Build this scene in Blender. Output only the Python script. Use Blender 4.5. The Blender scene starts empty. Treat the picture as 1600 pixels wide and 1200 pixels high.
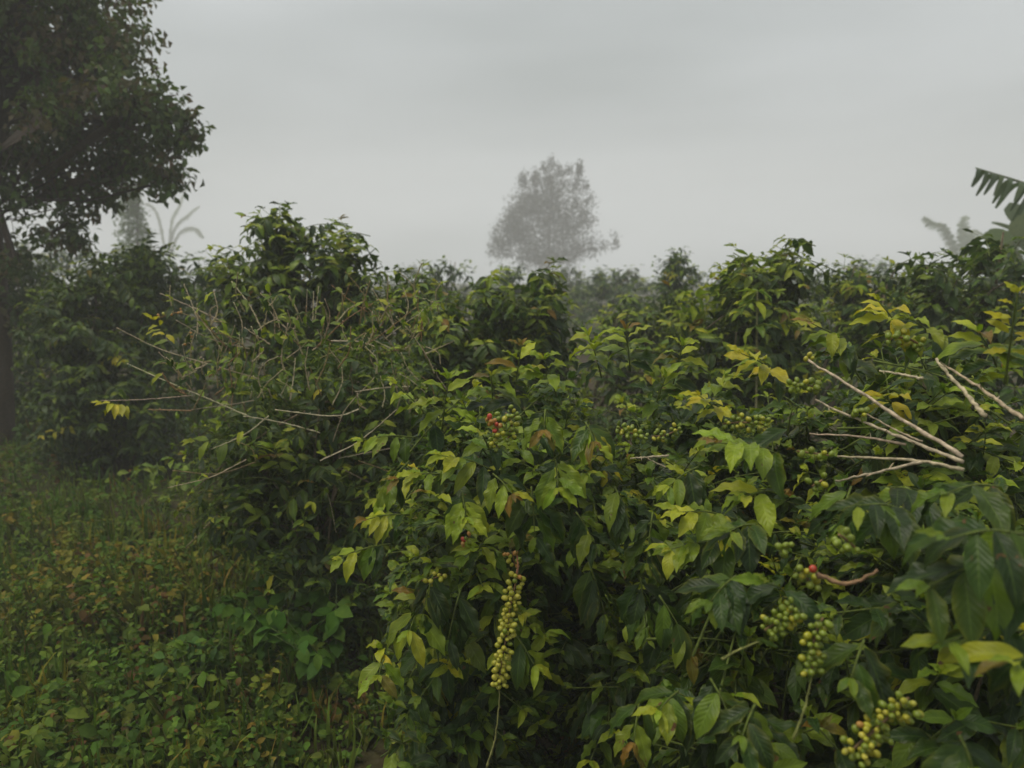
import bpy, math, random
import numpy as np
from mathutils import Vector

random.seed(11)
RNG = np.random.default_rng(11)
scene = bpy.context.scene
col = scene.collection

# ------------------------------------------------------------------ camera
CAMZ = 1.65
PITCH = math.radians(8.15)
FPX = 1186.0
cam_d = bpy.data.cameras.new('camera')
cam_d.sensor_width = 36.0
cam_d.lens = FPX / 1600.0 * 36.0
cam_d.clip_start = 0.02
cam_d.clip_end = 2000.0
cam_d.dof.use_dof = True
cam_d.dof.focus_distance = 2.0
cam_d.dof.aperture_fstop = 3.2
cam = bpy.data.objects.new('camera', cam_d)
cam.location = (0, 0, CAMZ)
cam.rotation_euler = (math.radians(90) - PITCH, 0, 0)
col.objects.link(cam)
scene.camera = cam

# ------------------------------------------------------------------ sky, sun, exposure
SUN_EL, SUN_AZ = math.radians(70), math.radians(-100)   # azimuth from +Y towards +X
world = bpy.data.worlds.new('World')
scene.world = world
world.use_nodes = True
nt = world.node_tree
nt.nodes.clear()
N = nt.nodes.new
wo = N('ShaderNodeOutputWorld'); bg = N('ShaderNodeBackground')
sky = N('ShaderNodeTexSky'); sky.sky_type = 'NISHITA'; sky.sun_disc = False
sky.sun_elevation = SUN_EL; sky.sun_rotation = SUN_AZ
sky.air_density = 1.0; sky.dust_density = 4.0; sky.ozone_density = 1.0
hs = N('ShaderNodeHueSaturation'); hs.inputs['Saturation'].default_value = 0.25
mx = N('ShaderNodeMix'); mx.data_type = 'RGBA'; mx.inputs[0].default_value = 0.82
mx.inputs[7].default_value = (6.1, 6.42, 6.5, 1)       # the overcast deck
tc = N('ShaderNodeTexCoord'); mp = N('ShaderNodeMapping')
mp.inputs['Scale'].default_value = (1.0, 1.0, 4.5)
ns = N('ShaderNodeTexNoise'); ns.inputs['Scale'].default_value = 1.35
ns.inputs['Detail'].default_value = 3.0; ns.inputs['Roughness'].default_value = 0.45
rp = N('ShaderNodeValToRGB')
rp.color_ramp.elements[0].position = 0.36; rp.color_ramp.elements[0].color = (0.66, 0.69, 0.69, 1)
rp.color_ramp.elements[1].position = 0.66; rp.color_ramp.elements[1].color = (1.08, 1.08, 1.09, 1)
ml = N('ShaderNodeMix'); ml.data_type = 'RGBA'; ml.blend_type = 'MULTIPLY'; ml.inputs[0].default_value = 1.0
L = nt.links.new
L(sky.outputs[0], hs.inputs['Color']); L(hs.outputs[0], mx.inputs[6])
L(tc.outputs['Generated'], mp.inputs[0]); L(mp.outputs[0], ns.inputs['Vector']); L(ns.outputs[0], rp.inputs[0])
L(mx.outputs[2], ml.inputs[6]); L(rp.outputs[0], ml.inputs[7])
sz = N('ShaderNodeSeparateXYZ'); L(tc.outputs['Generated'], sz.inputs[0])
er = N('ShaderNodeValToRGB'); er.color_ramp.interpolation = 'EASE'
er.color_ramp.elements[0].position = 0.0; er.color_ramp.elements[0].color = (1, 1, 1, 1)
er.color_ramp.elements[1].position = 0.75; er.color_ramp.elements[1].color = (0.80, 0.80, 0.80, 1)
e2 = er.color_ramp.elements.new(0.2); e2.color = (0.68, 0.69, 0.69, 1)
L(sz.outputs[2], er.inputs[0])
m3 = N('ShaderNodeMix'); m3.data_type = 'RGBA'; m3.blend_type = 'MULTIPLY'; m3.inputs[0].default_value = 1.0
L(ml.outputs[2], m3.inputs[6]); L(er.outputs[0], m3.inputs[7])
L(m3.outputs[2], bg.inputs[0]); bg.inputs[1].default_value = 0.088
L(bg.outputs[0], wo.inputs[0])

sun_d = bpy.data.lights.new('sun', 'SUN')
sun_d.energy = 1.5; sun_d.angle = math.radians(40); sun_d.color = (1.0, 0.92, 0.78)
sun = bpy.data.objects.new('sun', sun_d)
sv = Vector((math.sin(SUN_AZ) * math.cos(SUN_EL), math.cos(SUN_AZ) * math.cos(SUN_EL), math.sin(SUN_EL)))
sun.rotation_euler = sv.to_track_quat('Z', 'Y').to_euler()
sun.location = (0, 0, 60)
col.objects.link(sun)

scene.view_settings.view_transform = 'Standard'
scene.view_settings.look = 'None'
scene.view_settings.exposure = 0.72
scene.view_settings.gamma = 1.0
scene.view_settings.use_curve_mapping = False
scene.render.engine = 'CYCLES'
scene.cycles.use_denoising = True
scene.cycles.max_bounces = 7
scene.cycles.diffuse_bounces = 3
scene.cycles.glossy_bounces = 2
scene.cycles.transmission_bounces = 4
scene.cycles.volume_bounces = 3
HAZE = 0.0078

# ------------------------------------------------------------------ helpers
def at(px, py, Y):
    """world point at forward distance Y seen at a place of the 1600x1200 photograph"""
    u, v = (px - 800) / FPX, (600 - py) / FPX
    cp, sp = math.cos(PITCH), math.sin(PITCH)
    dy = cp + v * sp; dz = -sp + v * cp
    k = Y / dy
    return np.array((u * k, Y, CAMZ + dz * k))

CAMP = np.array((0, 0, CAMZ))
def unit(a):
    a = np.asarray(a, float); n = np.linalg.norm(a)
    return a / n if n > 1e-9 else np.array((0, 0, 1.0))

def tag(o, label=None, cat=None, group=None, kind=None):
    if label: o['label'] = label
    if cat: o['category'] = cat
    if group: o['group'] = group
    if kind: o['kind'] = kind
    return o

def empty(name, loc, label, cat, group=None):
    o = bpy.data.objects.new(name, None)
    o.empty_display_size = 0.1
    o.location = Vector([float(c) for c in loc])
    col.objects.link(o)
    return tag(o, label, cat, group)

def link(name, me, parent=None, mats=()):
    o = bpy.data.objects.new(name, me)
    for m in mats: me.materials.append(m)
    col.objects.link(o)
    if parent is not None:
        o.parent = parent
        o.location = (0, 0, 0)
    return o

class Geo:
    """collects vertices, faces, a colour and a (across, along, age) vector per vertex"""
    def __init__(s): s.v = []; s.f = []; s.c = []; s.a = []; s.m = []; s.n = 0
    def add(s, v, f, c, a=None, m=0):
        v = np.asarray(v, float).reshape(-1, 3); f = np.asarray(f, int).reshape(-1, 4)
        s.v.append(v); s.f.append(f + s.n); s.n += len(v)
        c = np.asarray(c, float)
        s.c.append(np.tile(c, (len(v), 1)) if c.ndim == 1 else c)
        s.a.append(np.zeros((len(v), 3)) if a is None else a)
        s.m.append(np.full(len(f), m, int))
    def mesh(s, name, origin=(0, 0, 0), smooth=True):
        V = np.concatenate(s.v) - np.asarray(origin, float); F = np.concatenate(s.f)
        C = np.concatenate(s.c); A = np.concatenate(s.a); M = np.concatenate(s.m)
        tri = F[:, 2] == F[:, 3]
        cnt = np.where(tri, 3, 4)
        me = bpy.data.meshes.new(name)
        me.vertices.add(len(V)); me.vertices.foreach_set('co', V.astype(np.float32).ravel())
        keep = np.ones(F.shape, bool); keep[tri, 3] = False
        loops = F[keep]
        me.loops.add(len(loops)); me.loops.foreach_set('vertex_index', loops.astype(np.int32))
        st = np.concatenate(([0], np.cumsum(cnt)[:-1]))
        me.polygons.add(len(F))
        me.polygons.foreach_set('loop_start', st.astype(np.int32))
        me.polygons.foreach_set('material_index', M.astype(np.int32))
        me.polygons.foreach_set('use_smooth', np.full(len(F), smooth))
        me.update(calc_edges=True)
        at_ = me.attributes.new('tint', 'FLOAT_COLOR', 'POINT')
        at_.data.foreach_set('color', np.concatenate((C, np.ones((len(C), 1))), 1).astype(np.float32).ravel())
        av = me.attributes.new('leafuv', 'FLOAT_VECTOR', 'POINT')
        av.data.foreach_set('vector', A.astype(np.float32).ravel())
        me.validate()
        return me

def tube(g, pts, rads, c, sides=6, m=0, knob=0.0):
    pts = np.asarray(pts, float); n = len(pts)
    rads = np.full(n, rads) if np.isscalar(rads) else np.asarray(rads, float)
    tg = np.gradient(pts, axis=0); tg /= np.linalg.norm(tg, axis=1)[:, None] + 1e-9
    ref = np.array((0.31, 0.17, 0.93)) if abs(tg[0][2]) < 0.9 else np.array((1.0, 0.2, 0))
    V = []
    for p, t, r in zip(pts, tg, rads):
        a = unit(np.cross(t, ref)); b = np.cross(t, a)
        for k in range(sides):
            w = 2 * math.pi * k / sides
            V.append(p + r * (math.cos(w) * a + math.sin(w) * b))
    V.append(pts[0]); V.append(pts[-1])
    F = []
    for i in range(n - 1):
        for k in range(sides):
            k2 = (k + 1) % sides
            F.append((i * sides + k, i * sides + k2, (i + 1) * sides + k2, (i + 1) * sides + k))
    e0, e1 = n * sides, n * sides + 1
    for k in range(sides):
        k2 = (k + 1) % sides
        F.append((e0, k2, k, k)); o = (n - 1) * sides
        F.append((e1, o + k, o + k2, o + k2))
    g.add(V, F, c, m=m)

def curve(pts, n=10):
    """Catmull-Rom through the points"""
    P = [np.asarray(p, float) for p in pts]
    if len(P) == 2: return np.array([P[0] + (P[1] - P[0]) * k / (n - 1) for k in range(n)])
    Q = [2 * P[0] - P[1]] + P + [2 * P[-1] - P[-2]]
    out = []
    per = max(2, n // (len(P) - 1))
    for i in range(1, len(Q) - 2):
        for k in range(per):
            t = k / per
            out.append(0.5 * ((2 * Q[i]) + (-Q[i - 1] + Q[i + 1]) * t + (2 * Q[i - 1] - 5 * Q[i] + 4 * Q[i + 1] - Q[i + 2]) * t * t
                       + (-Q[i - 1] + 3 * Q[i] - 3 * Q[i + 1] + Q[i + 2]) * t ** 3))
    out.append(P[-1])
    return np.array(out)

# ------------------------------------------------------------------ materials
def new_mat(name):
    m = bpy.data.materials.new(name); m.use_nodes = True
    t = m.node_tree; t.nodes.clear()
    return m, t, t.nodes.new, t.links.new

def math_node(t, op, a, b=None):
    n = t.nodes.new('ShaderNodeMath'); n.operation = op
    for i, x in enumerate((a, b)):
        if x is None: continue
        if isinstance(x, (int, float)): n.inputs[i].default_value = x
        else: t.links.new(x, n.inputs[i])
    return n.outputs[0]

def leaf_material(name, rough, trans, veins, spec=0.45):
    m, t, N, L = new_mat(name)
    out = N('ShaderNodeOutputMaterial')
    ca = N('ShaderNodeAttribute'); ca.attribute_name = 'tint'
    ua = N('ShaderNodeAttribute'); ua.attribute_name = 'leafuv'
    sp = N('ShaderNodeSeparateXYZ'); L(ua.outputs['Vector'], sp.inputs[0])
    av = math_node(t, 'ABSOLUTE', sp.outputs[0])
    tco = N('ShaderNodeTexCoord')
    nz = N('ShaderNodeTexNoise'); nz.inputs['Scale'].default_value = 38; nz.inputs['Detail'].default_value = 4
    L(tco.outputs['Object'], nz.inputs['Vector'])
    base = N('ShaderNodeMix'); base.data_type = 'RGBA'; base.blend_type = 'MULTIPLY'; base.inputs[0].default_value = 0.75
    cr = N('ShaderNodeValToRGB')
    cr.color_ramp.elements[0].position = 0.3; cr.color_ramp.elements[0].color = (0.62, 0.66, 0.6, 1)
    cr.color_ramp.elements[1].position = 0.7; cr.color_ramp.elements[1].color = (1.3, 1.22, 1.15, 1)
    L(nz.outputs[0], cr.inputs[0]); L(ca.outputs['Color'], base.inputs[6]); L(cr.outputs[0], base.inputs[7])
    colr = base.outputs[2]
    bs = N('ShaderNodeBsdfPrincipled'); bs.inputs['Roughness'].default_value = rough
    bs.inputs['Specular IOR Level'].default_value = spec
    if veins:
        s1 = math_node(t, 'MULTIPLY', av, 0.24)
        s2 = math_node(t, 'SUBTRACT', sp.outputs[1], s1)
        s3 = math_node(t, 'MULTIPLY', s2, 56.0)
        s4 = math_node(t, 'SINE', s3)
        side = math_node(t, 'GREATER_THAN', s4, 0.93)
        side = math_node(t, 'MULTIPLY', side, 0.16)
        mid = math_node(t, 'LESS_THAN', av, 0.055)
        mid = math_node(t, 'MULTIPLY', mid, 0.55)
        rim = math_node(t, 'GREATER_THAN', av, 0.94)
        rim = math_node(t, 'MULTIPLY', rim, 0.35)
        vv = math_node(t, 'MAXIMUM', math_node(t, 'MAXIMUM', side, mid), rim)
        lt = N('ShaderNodeMix'); lt.data_type = 'RGBA'
        pale = N('ShaderNodeMix'); pale.data_type = 'RGBA'; pale.blend_type = 'ADD'; pale.inputs[0].default_value = 1.0
        pale.inputs[7].default_value = (0.07, 0.10, 0.015, 1)
        L(colr, pale.inputs[6]); L(vv, lt.inputs[0]); L(colr, lt.inputs[6]); L(pale.outputs[2], lt.inputs[7])
        colr = lt.outputs[2]
        # yellowing that creeps in from the rim of some leaves
        n3 = N('ShaderNodeTexNoise'); n3.inputs['Scale'].default_value = 9; n3.inputs['Detail'].default_value = 3
        L(tco.outputs['Object'], n3.inputs['Vector'])
        yl = math_node(t, 'MULTIPLY', math_node(t, 'POWER', av, 3.0), math_node(t, 'MAXIMUM', math_node(t, 'MULTIPLY', math_node(t, 'SUBTRACT', n3.outputs[0], 0.46), 4.0), 0.0))
        yl = math_node(t, 'MINIMUM', yl, 0.6)
        ym = N('ShaderNodeMix'); ym.data_type = 'RGBA'; ym.blend_type = 'ADD'; ym.inputs[7].default_value = (0.11, 0.085, 0.0, 1)
        L(yl, ym.inputs[0]); L(colr, ym.inputs[6]); colr = ym.outputs[2]
        # brown spots and eaten edges on some leaves (age channel > .8)
        n2 = N('ShaderNodeTexNoise'); n2.inputs['Scale'].default_value = 55; n2.inputs['Detail'].default_value = 2
        L(tco.outputs['Object'], n2.inputs['Vector'])
        sptm = math_node(t, 'MULTIPLY', math_node(t, 'GREATER_THAN', n2.outputs[0], 0.68), math_node(t, 'GREATER_THAN', sp.outputs[2], 0.8))
        br = N('ShaderNodeMix'); br.data_type = 'RGBA'; br.inputs[7].default_value = (0.12, 0.065, 0.025, 1)
        L(sptm, br.inputs[0]); L(colr, br.inputs[6]); colr = br.outputs[2]
        bp = N('ShaderNodeBump'); bp.inputs['Strength'].default_value = 0.35; bp.inputs['Distance'].default_value = 0.002
        bh = math_node(t, 'SUBTRACT', math_node(t, 'MULTIPLY', s4, -0.35), math_node(t, 'MULTIPLY', mid, 1.6))
        L(bh, bp.inputs['Height']); L(bp.outputs[0], bs.inputs['Normal'])
    L(colr, bs.inputs['Base Color'])
    tr = N('ShaderNodeBsdfTranslucent')
    tm = N('ShaderNodeMix'); tm.data_type = 'RGBA'; tm.blend_type = 'MULTIPLY'; tm.inputs[0].default_value = 1
    tm.inputs[7].default_value = (1.25, 1.35, 0.55, 1)
    L(colr, tm.inputs[6]); L(tm.outputs[2], tr.inputs[0])
    mi = N('ShaderNodeMixShader'); mi.inputs[0].default_value = trans
    L(bs.outputs[0], mi.inputs[1]); L(tr.outputs[0], mi.inputs[2]); L(mi.outputs[0], out.inputs[0])
    return m

def plain_material(name, rough, scale, lo, hi, bump=0.3, spec=0.3):
    m, t, N, L = new_mat(name)
    out = N('ShaderNodeOutputMaterial'); bs = N('ShaderNodeBsdfPrincipled')
    ca = N('ShaderNodeAttribute'); ca.attribute_name = 'tint'
    tco = N('ShaderNodeTexCoord'); nz = N('ShaderNodeTexNoise')
    nz.inputs['Scale'].default_value = scale; nz.inputs['Detail'].default_value = 5
    L(tco.outputs['Object'], nz.inputs['Vector'])
    cr = N('ShaderNodeValToRGB')
    cr.color_ramp.elements[0].position = 0.32; cr.color_ramp.elements[0].color = (lo, lo, lo, 1)
    cr.color_ramp.elements[1].position = 0.68; cr.color_ramp.elements[1].color = (hi, hi, hi * 0.97, 1)
    mu = N('ShaderNodeMix'); mu.data_type = 'RGBA'; mu.blend_type = 'MULTIPLY'; mu.inputs[0].default_value = 1
    L(nz.outputs[0], cr.inputs[0]); L(ca.outputs['Color'], mu.inputs[6]); L(cr.outputs[0], mu.inputs[7])
    bp = N('ShaderNodeBump'); bp.inputs['Strength'].default_value = bump; bp.inputs['Distance'].default_value = 0.004
    L(nz.outputs[0], bp.inputs['Height']); L(bp.outputs[0], bs.inputs['Normal'])
    L(mu.outputs[2], bs.inputs['Base Color'])
    bs.inputs['Roughness'].default_value = rough; bs.inputs['Specular IOR Level'].default_value = spec
    L(bs.outputs[0], out.inputs[0])
    return m

M_LEAF = leaf_material('coffee_leaf', 0.33, 0.30, True, 0.22)
M_FAR = leaf_material('distant_leaf', 0.55, 0.28, False, 0.12)
M_WEED = leaf_material('weed_leaf', 0.6, 0.3, False, 0.1)
M_BANANA = leaf_material('banana_leaf', 0.45, 0.25, False, 0.35)
M_BARK = plain_material('bark', 0.85, 90, 0.55, 1.35, 0.6)
M_BERRY = plain_material('cherry_skin', 0.32, 120, 0.82, 1.15, 0.05, 0.45)

def ground_material():
    m, t, N, L = new_mat('soil')
    out = N('ShaderNodeOutputMaterial'); bs = N('ShaderNodeBsdfPrincipled')
    tco = N('ShaderNodeTexCoord')
    a = N('ShaderNodeTexNoise'); a.inputs['Scale'].default_value = 1.1; a.inputs['Detail'].default_value = 8; a.inputs['Roughness'].default_value = 0.65
    b = N('ShaderNodeTexNoise'); b.inputs['Scale'].default_value = 26; b.inputs['Detail'].default_value = 6
    for n in (a, b): L(tco.outputs['Object'], n.inputs['Vector'])
    r = N('ShaderNodeValToRGB')
    e = r.color_ramp.elements
    e[0].position = 0.34; e[0].color = (0.042, 0.028, 0.016, 1)
    e[1].position = 0.66; e[1].color = (0.045, 0.055, 0.016, 1)
    k = e.new(0.48); k.color = (0.05, 0.04, 0.02, 1)
    L(a.outputs[0], r.inputs[0])
    mu = N('ShaderNodeMix'); mu.data_type = 'RGBA'; mu.blend_type = 'OVERLAY'; mu.inputs[0].default_value = 0.7
    L(r.outputs[0], mu.inputs[6]); L(b.outputs[0], mu.inputs[7]); L(mu.outputs[2], bs.inputs['Base Color'])
    bp = N('ShaderNodeBump'); bp.inputs['Strength'].default_value = 0.8; bp.inputs['Distance'].default_value = 0.03
    L(b.outputs[0], bp.inputs['Height']); L(bp.outputs[0], bs.inputs['Normal'])
    bs.inputs['Roughness'].default_value = 0.95; bs.inputs['Specular IOR Level'].default_value = 0.1
    L(bs.outputs[0], out.inputs[0])
    return m
M_SOIL = ground_material()

# ------------------------------------------------------------------ leaf templates
def leaf_template(nt_, nv, width, arc, fold, wave, nwave, ph, tip=0.12, twist=0.0):
    """unit leaf along +y, face up +z; returns verts, faces, (across, along)"""
    V = []; A = []; F = []
    ts = np.linspace(0, 1, nt_ + 1); vs = np.linspace(-1, 1, nv + 1)
    ang = 0.0; y = 0.0; z = 0.0; step = 1.0 / nt_
    for i, t in enumerate(ts):
        w = math.sin(math.pi * min(1, t) ** 0.88) ** 0.8 if 0 < t < 1 else 0.0
        if t > 1 - 2.2 * tip: w *= 0.55 + 0.45 * max(0, (1 - t) / (2.2 * tip))
        w = max(w * width * 0.5, 0.006)
        for v in vs:
            ww = wave * math.sin(2 * math.pi * nwave * t + ph + (1.3 if v < 0 else 0)) * v * v * w * 2.2
            h = fold * abs(v) * w + ww
            tw = twist * (t - 0.4)
            X = v * w * math.cos(math.atan(fold) * 0.8); Z = h
            V.append((X * math.cos(tw) - Z * math.sin(tw), y - Z * math.sin(ang) * 0.5, z + Z * math.cos(tw) + X * math.sin(tw)))
            A.append((v, t, 0))
        ang = -arc * ((t + step) ** 1.2)
        y += step * math.cos(ang); z += step * math.sin(ang)
    for i in range(nt_):
        for k in range(nv):
            a = i * (nv + 1) + k
            F.append((a, a + 1, a + nv + 2, a + nv + 1))
    return np.array(V), np.array(F), np.array(A)

def template_set(nt_, nv, width=0.37, k=7, seed=3, wv=1.0):
    r = random.Random(seed); out = []
    for i in range(k):
        out.append(leaf_template(nt_, nv, width * r.uniform(0.86, 1.15), r.uniform(0.25, 1.25), r.uniform(0.12, 0.55),
                                 wv * r.uniform(0.05, 0.15), r.uniform(2.2, 3.8), r.uniform(0, 6), twist=r.uniform(-0.7, 0.7)))
    return out
T_NEAR = template_set(14, 6)
T_MID = template_set(6, 4, seed=5)
T_FAR = template_set(3, 2, seed=7, wv=0.6)
T_WEED = template_set(3, 2, width=0.62, seed=9, wv=0.5)
T_GRASS = [leaf_template(4, 1, 0.07, a, 0.0, 0, 1, 0, tip=0.3) for a in (0.5, 1.0, 1.5)]
T_TREE = template_set(2, 2, width=0.55, seed=13, wv=0.3)

class Leaves:
    def __init__(s): s.p = []; s.d = []; s.n = []; s.l = []; s.c = []; s.age = []; s.k = []
    def add(s, p, d, n, l, c, age=0.0, k=None):
        s.p.append(p); s.d.append(d); s.n.append(n); s.l.append(l); s.c.append(c); s.age.append(age)
        s.k.append(random.randrange(100) if k is None else k)
    def cull(s, caps):
        if not caps or not s.p: return
        P = np.array(s.p) + np.array(s.d) * np.array(s.l)[:, None] * 0.5
        keep = np.ones(len(P), bool)
        for (a, b, r) in caps:
            ab = b - a; t = np.clip(((P - a) @ ab) / (ab @ ab), 0, 1)
            dist = np.linalg.norm(P - (a + t[:, None] * ab), axis=1)
            keep &= dist > r
        for nme in ('p', 'd', 'n', 'l', 'c', 'age', 'k'):
            x = getattr(s, nme); setattr(s, nme, [x[i] for i in np.nonzero(keep)[0]])
    def into(s, g, T, m=0):
        if not s.p: return
        P = np.array(s.p, float); D = np.array(s.d, float); D /= np.linalg.norm(D, axis=1)[:, None] + 1e-9
        U = np.array(s.n, float); U -= (U * D).sum(1)[:, None] * D
        U /= np.linalg.norm(U, axis=1)[:, None] + 1e-9
        X = np.cross(D, U); Ln = np.array(s.l, float); Cc = np.array(s.c, float); Ag = np.array(s.age, float)
        K = np.array(s.k) % len(T)
        for k, (V, F, A) in enumerate(T):
            ix = np.nonzero(K == k)[0]
            if not len(ix): continue
            W = (P[ix][:, None, :] + Ln[ix][:, None, None] * (V[None, :, 0:1] * X[ix][:, None, :] + V[None, :, 1:2] * D[ix][:, None, :]
                 + V[None, :, 2:3] * U[ix][:, None, :]))
            nv = len(V)
            FF = (F[None] + (np.arange(len(ix)) * nv)[:, None, None]).reshape(-1, 4)
            AA = np.tile(A, (len(ix), 1)); AA[:, 2] = np.repeat(Ag[ix], nv)
            g.add(W.reshape(-1, 3), FF, np.repeat(Cc[ix], nv, axis=0), AA, m)

# real-world leaf colours
OLD = [(0.026, 0.058, 0.011), (0.038, 0.078, 0.012), (0.028, 0.055, 0.014), (0.050, 0.090, 0.012), (0.021, 0.044, 0.011)]
MIDC = [(0.115, 0.18, 0.015), (0.14, 0.195, 0.015), (0.09, 0.155, 0.015)]
YNG = [(0.24, 0.30, 0.02), (0.20, 0.28, 0.02), (0.30, 0.33, 0.022)]
YEL = [(0.44, 0.38, 0.02), (0.38, 0.36, 0.02), (0.33, 0.34, 0.02)]
BRZ = [(0.16, 0.115, 0.02), (0.20, 0.12, 0.02), (0.16, 0.14, 0.02)]
STEMC = (0.09, 0.12, 0.02)
WOOD = (0.13, 0.105, 0.065)
PALEWOOD = (0.44, 0.36, 0.25)
def jit(c, k=0.15):
    b = 1 + random.uniform(-k, k)
    return tuple(max(0.004, x * b * (1 + random.uniform(-k, k) * 0.35)) for x in c)
def mixc(a, b, t): return tuple(x + (y - x) * t for x, y in zip(a, b))

def shoot(lv, g, base, tip, n, length, out, young=0.5, style='', stemr=0.0022, bare=0.15, droop=(0.25, 1.0), stem=True, sag=0.06):
    """a twig from base to tip with n pairs of opposite leaves; youngest at the tip"""
    base = np.asarray(base, float); tip = np.asarray(tip, float)
    span = np.linalg.norm(tip - base)
    midp = (base + tip) / 2 + np.array((0, 0, sag * span))
    pts = curve([base, midp, tip], 8)
    if stem: tube(g, pts, np.linspace(stemr * 1.5, stemr * 0.6, len(pts)), STEMC, 5, m=1)
    bt = unit(tip - base)
    side0 = np.cross(bt, (0, 0, 1.0))
    if np.linalg.norm(side0) < 0.25: side0 = np.cross(bt, unit((random.uniform(-1, 1), random.uniform(-1, 1), 0.1)))
    side0 = unit(side0)
    for i in range(n):
        s = bare + (1 - bare) * (i + 0.5) / n if i < n - 1 else 1.0
        age = 1 - (i + 0.5) / n if n > 1 else 0.3
        idx = s * (len(pts) - 1); i0 = min(int(idx), len(pts) - 2)
        p = pts[i0] + (pts[i0 + 1] - pts[i0]) * (idx - i0)
        size = length * (0.5 + 0.5 * min(1, age * 2.2)) * random.uniform(0.82, 1.15)
        for sg in (-1, 1):
            if random.random() < 0.07: continue
            roll = random.uniform(-0.5, 0.5)
            up = np.cross(side0, bt)
            sd = side0 * math.cos(roll) + up * math.sin(roll)
            dr = random.uniform(*droop) * (0.2 + 0.8 * min(1, age * 1.6)) - (0.5 * max(0, 0.4 - age) if bt[2] > 0 else 0)
            d = unit(sg * sd * random.uniform(0.6, 1.0) + bt * random.uniform(0.3, 0.9) * (1.5 - age * 0.7) + np.array((0, 0, -dr)))
            nr = unit(np.array((0, 0, 0.75)) + out * random.uniform(0.35, 1.1) + RNG.normal(0, 0.25, 3))
            yk = max(0.0, young - age) if young > 0 else 0
            if style == 'yellow' and age < 0.8: c = random.choice(YEL)
            elif style == 'bronze' and age < 0.2 and random.random() < 0.7: c = random.choice(BRZ)
            elif yk > 0.32: c = random.choice(YNG) if random.random() < 0.94 else random.choice(BRZ)
            elif yk > 0.08: c = mixc(random.choice(MIDC), random.choice(YNG), random.random() * 0.6)
            elif random.random() < 0.16: c = random.choice(MIDC)
            else: c = random.choice(OLD)
            if random.random() < 0.01 and age > 0.4: c = random.choice(YEL + MIDC + BRZ)
            lv.add(p + sg * sd * 0.004, d, nr, size, jit(c), random.random() if age > 0.35 else 0.0)
    # tip bud: a small erect pair
    for sg in (-1, 1):
        d = unit(bt + sg * side0 * 0.4 + np.array((0, 0, 0.35)))
        c = random.choice(YEL) if style == 'yellow' else random.choice(BRZ) if style == 'bronze' else random.choice(YNG if young > 0.3 else MIDC)
        lv.add(pts[-1], d, unit(out + np.array((0, 0, 0.6))), length * random.uniform(0.28, 0.42), jit(c))

def crown(lv, g, lobes, n, length, pairs=(4, 7), shootlen=(0.22, 0.42), young=0.45, yfrac=0.6, droop=(0.25, 1.0), stem=True, inner=0.25, low=-0.9, styles=0.03, upk=1.1):
    """lobes: (x, y, z, rx, ry, rz, weight)"""
    W = [l[6] for l in lobes]
    for i in range(n):
        x, y, z, rx, ry, rz, _ = random.choices(lobes, W)[0]
        while True:
            q = RNG.normal(0, 1, 3); q /= np.linalg.norm(q)
            if q[2] > low: break
        rr = random.uniform(0.86, 1.06) if random.random() > inner else random.uniform(0.4, 0.85)
        tip = np.array((x + q[0] * rx * rr, y + q[1] * ry * rr, z + q[2] * rz * rr))
        if tip[2] < 0.06: tip[2] = random.uniform(0.06, 0.2)
        hor = np.array((q[0], q[1], 0)); hor = unit(hor) if np.linalg.norm(hor) > 0.05 else np.array((1.0, 0, 0))
        upb = 0.15 + upk * max(0, q[2]) ** 2 + random.uniform(-0.25, 0.35)
        dr = unit(hor + np.array((0, 0, upb)) + RNG.normal(0, 0.3, 3))
        Lq = random.uniform(*shootlen)
        out = unit(hor * 0.9 + np.array((0, 0, 0.3 + 0.5 * max(0, q[2]))))
        yy = young * random.uniform(0.6, 1.5) if (random.random() < yfrac * (1 if q[2] > 0.05 else 0.35) and q[2] > -0.6) else 0.0
        st = ''
        if random.random() < styles and q[2] > -0.2: st = random.choice(('bronze', 'bronze', 'yellow'))
        shoot(lv, g, tip - dr * Lq, tip, random.randint(*pairs), length * random.uniform(0.85, 1.12), out, yy, st, stem=stem, droop=droop)

def woody(g, foot, lobes, k=3, r=0.016, sides=7, limbs=14, c=WOOD):
    """stems from the foot with limbs into the lobes, one connected frame"""
    foot = np.asarray(foot, float)
    for s in range(k):
        l = lobes[s % len(lobes)]
        top = np.array((l[0] + random.uniform(-.3, .3) * l[3], l[1] + random.uniform(-.3, .3) * l[4], l[2] + l[5] * 0.75))
        f0 = foot + np.array((random.uniform(-.05, .05), random.uniform(-.05, .05), -0.03))
        pts = curve([f0, f0 * 0.55 + top * 0.45 + RNG.normal(0, 0.05, 3), top], 10)
        tube(g, pts, np.linspace(r, r * 0.3, len(pts)), jit(c, .1), sides)
        for j in range(limbs // k + 1):
            l2 = random.choice(lobes)
            q = RNG.normal(0, 1, 3); q /= np.linalg.norm(q)
            e = np.array((l2[0] + q[0] * l2[3] * .8, l2[1] + q[1] * l2[4] * .8, max(0.1, l2[2] + q[2] * l2[5] * .8)))
            p0 = pts[random.randint(2, len(pts) - 2)]
            tube(g, curve([p0, (p0 + e) / 2 + np.array((0, 0, 0.05)), e], 6), np.linspace(r * 0.45, r * 0.15, 7), jit(c, .15), 5)

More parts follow.
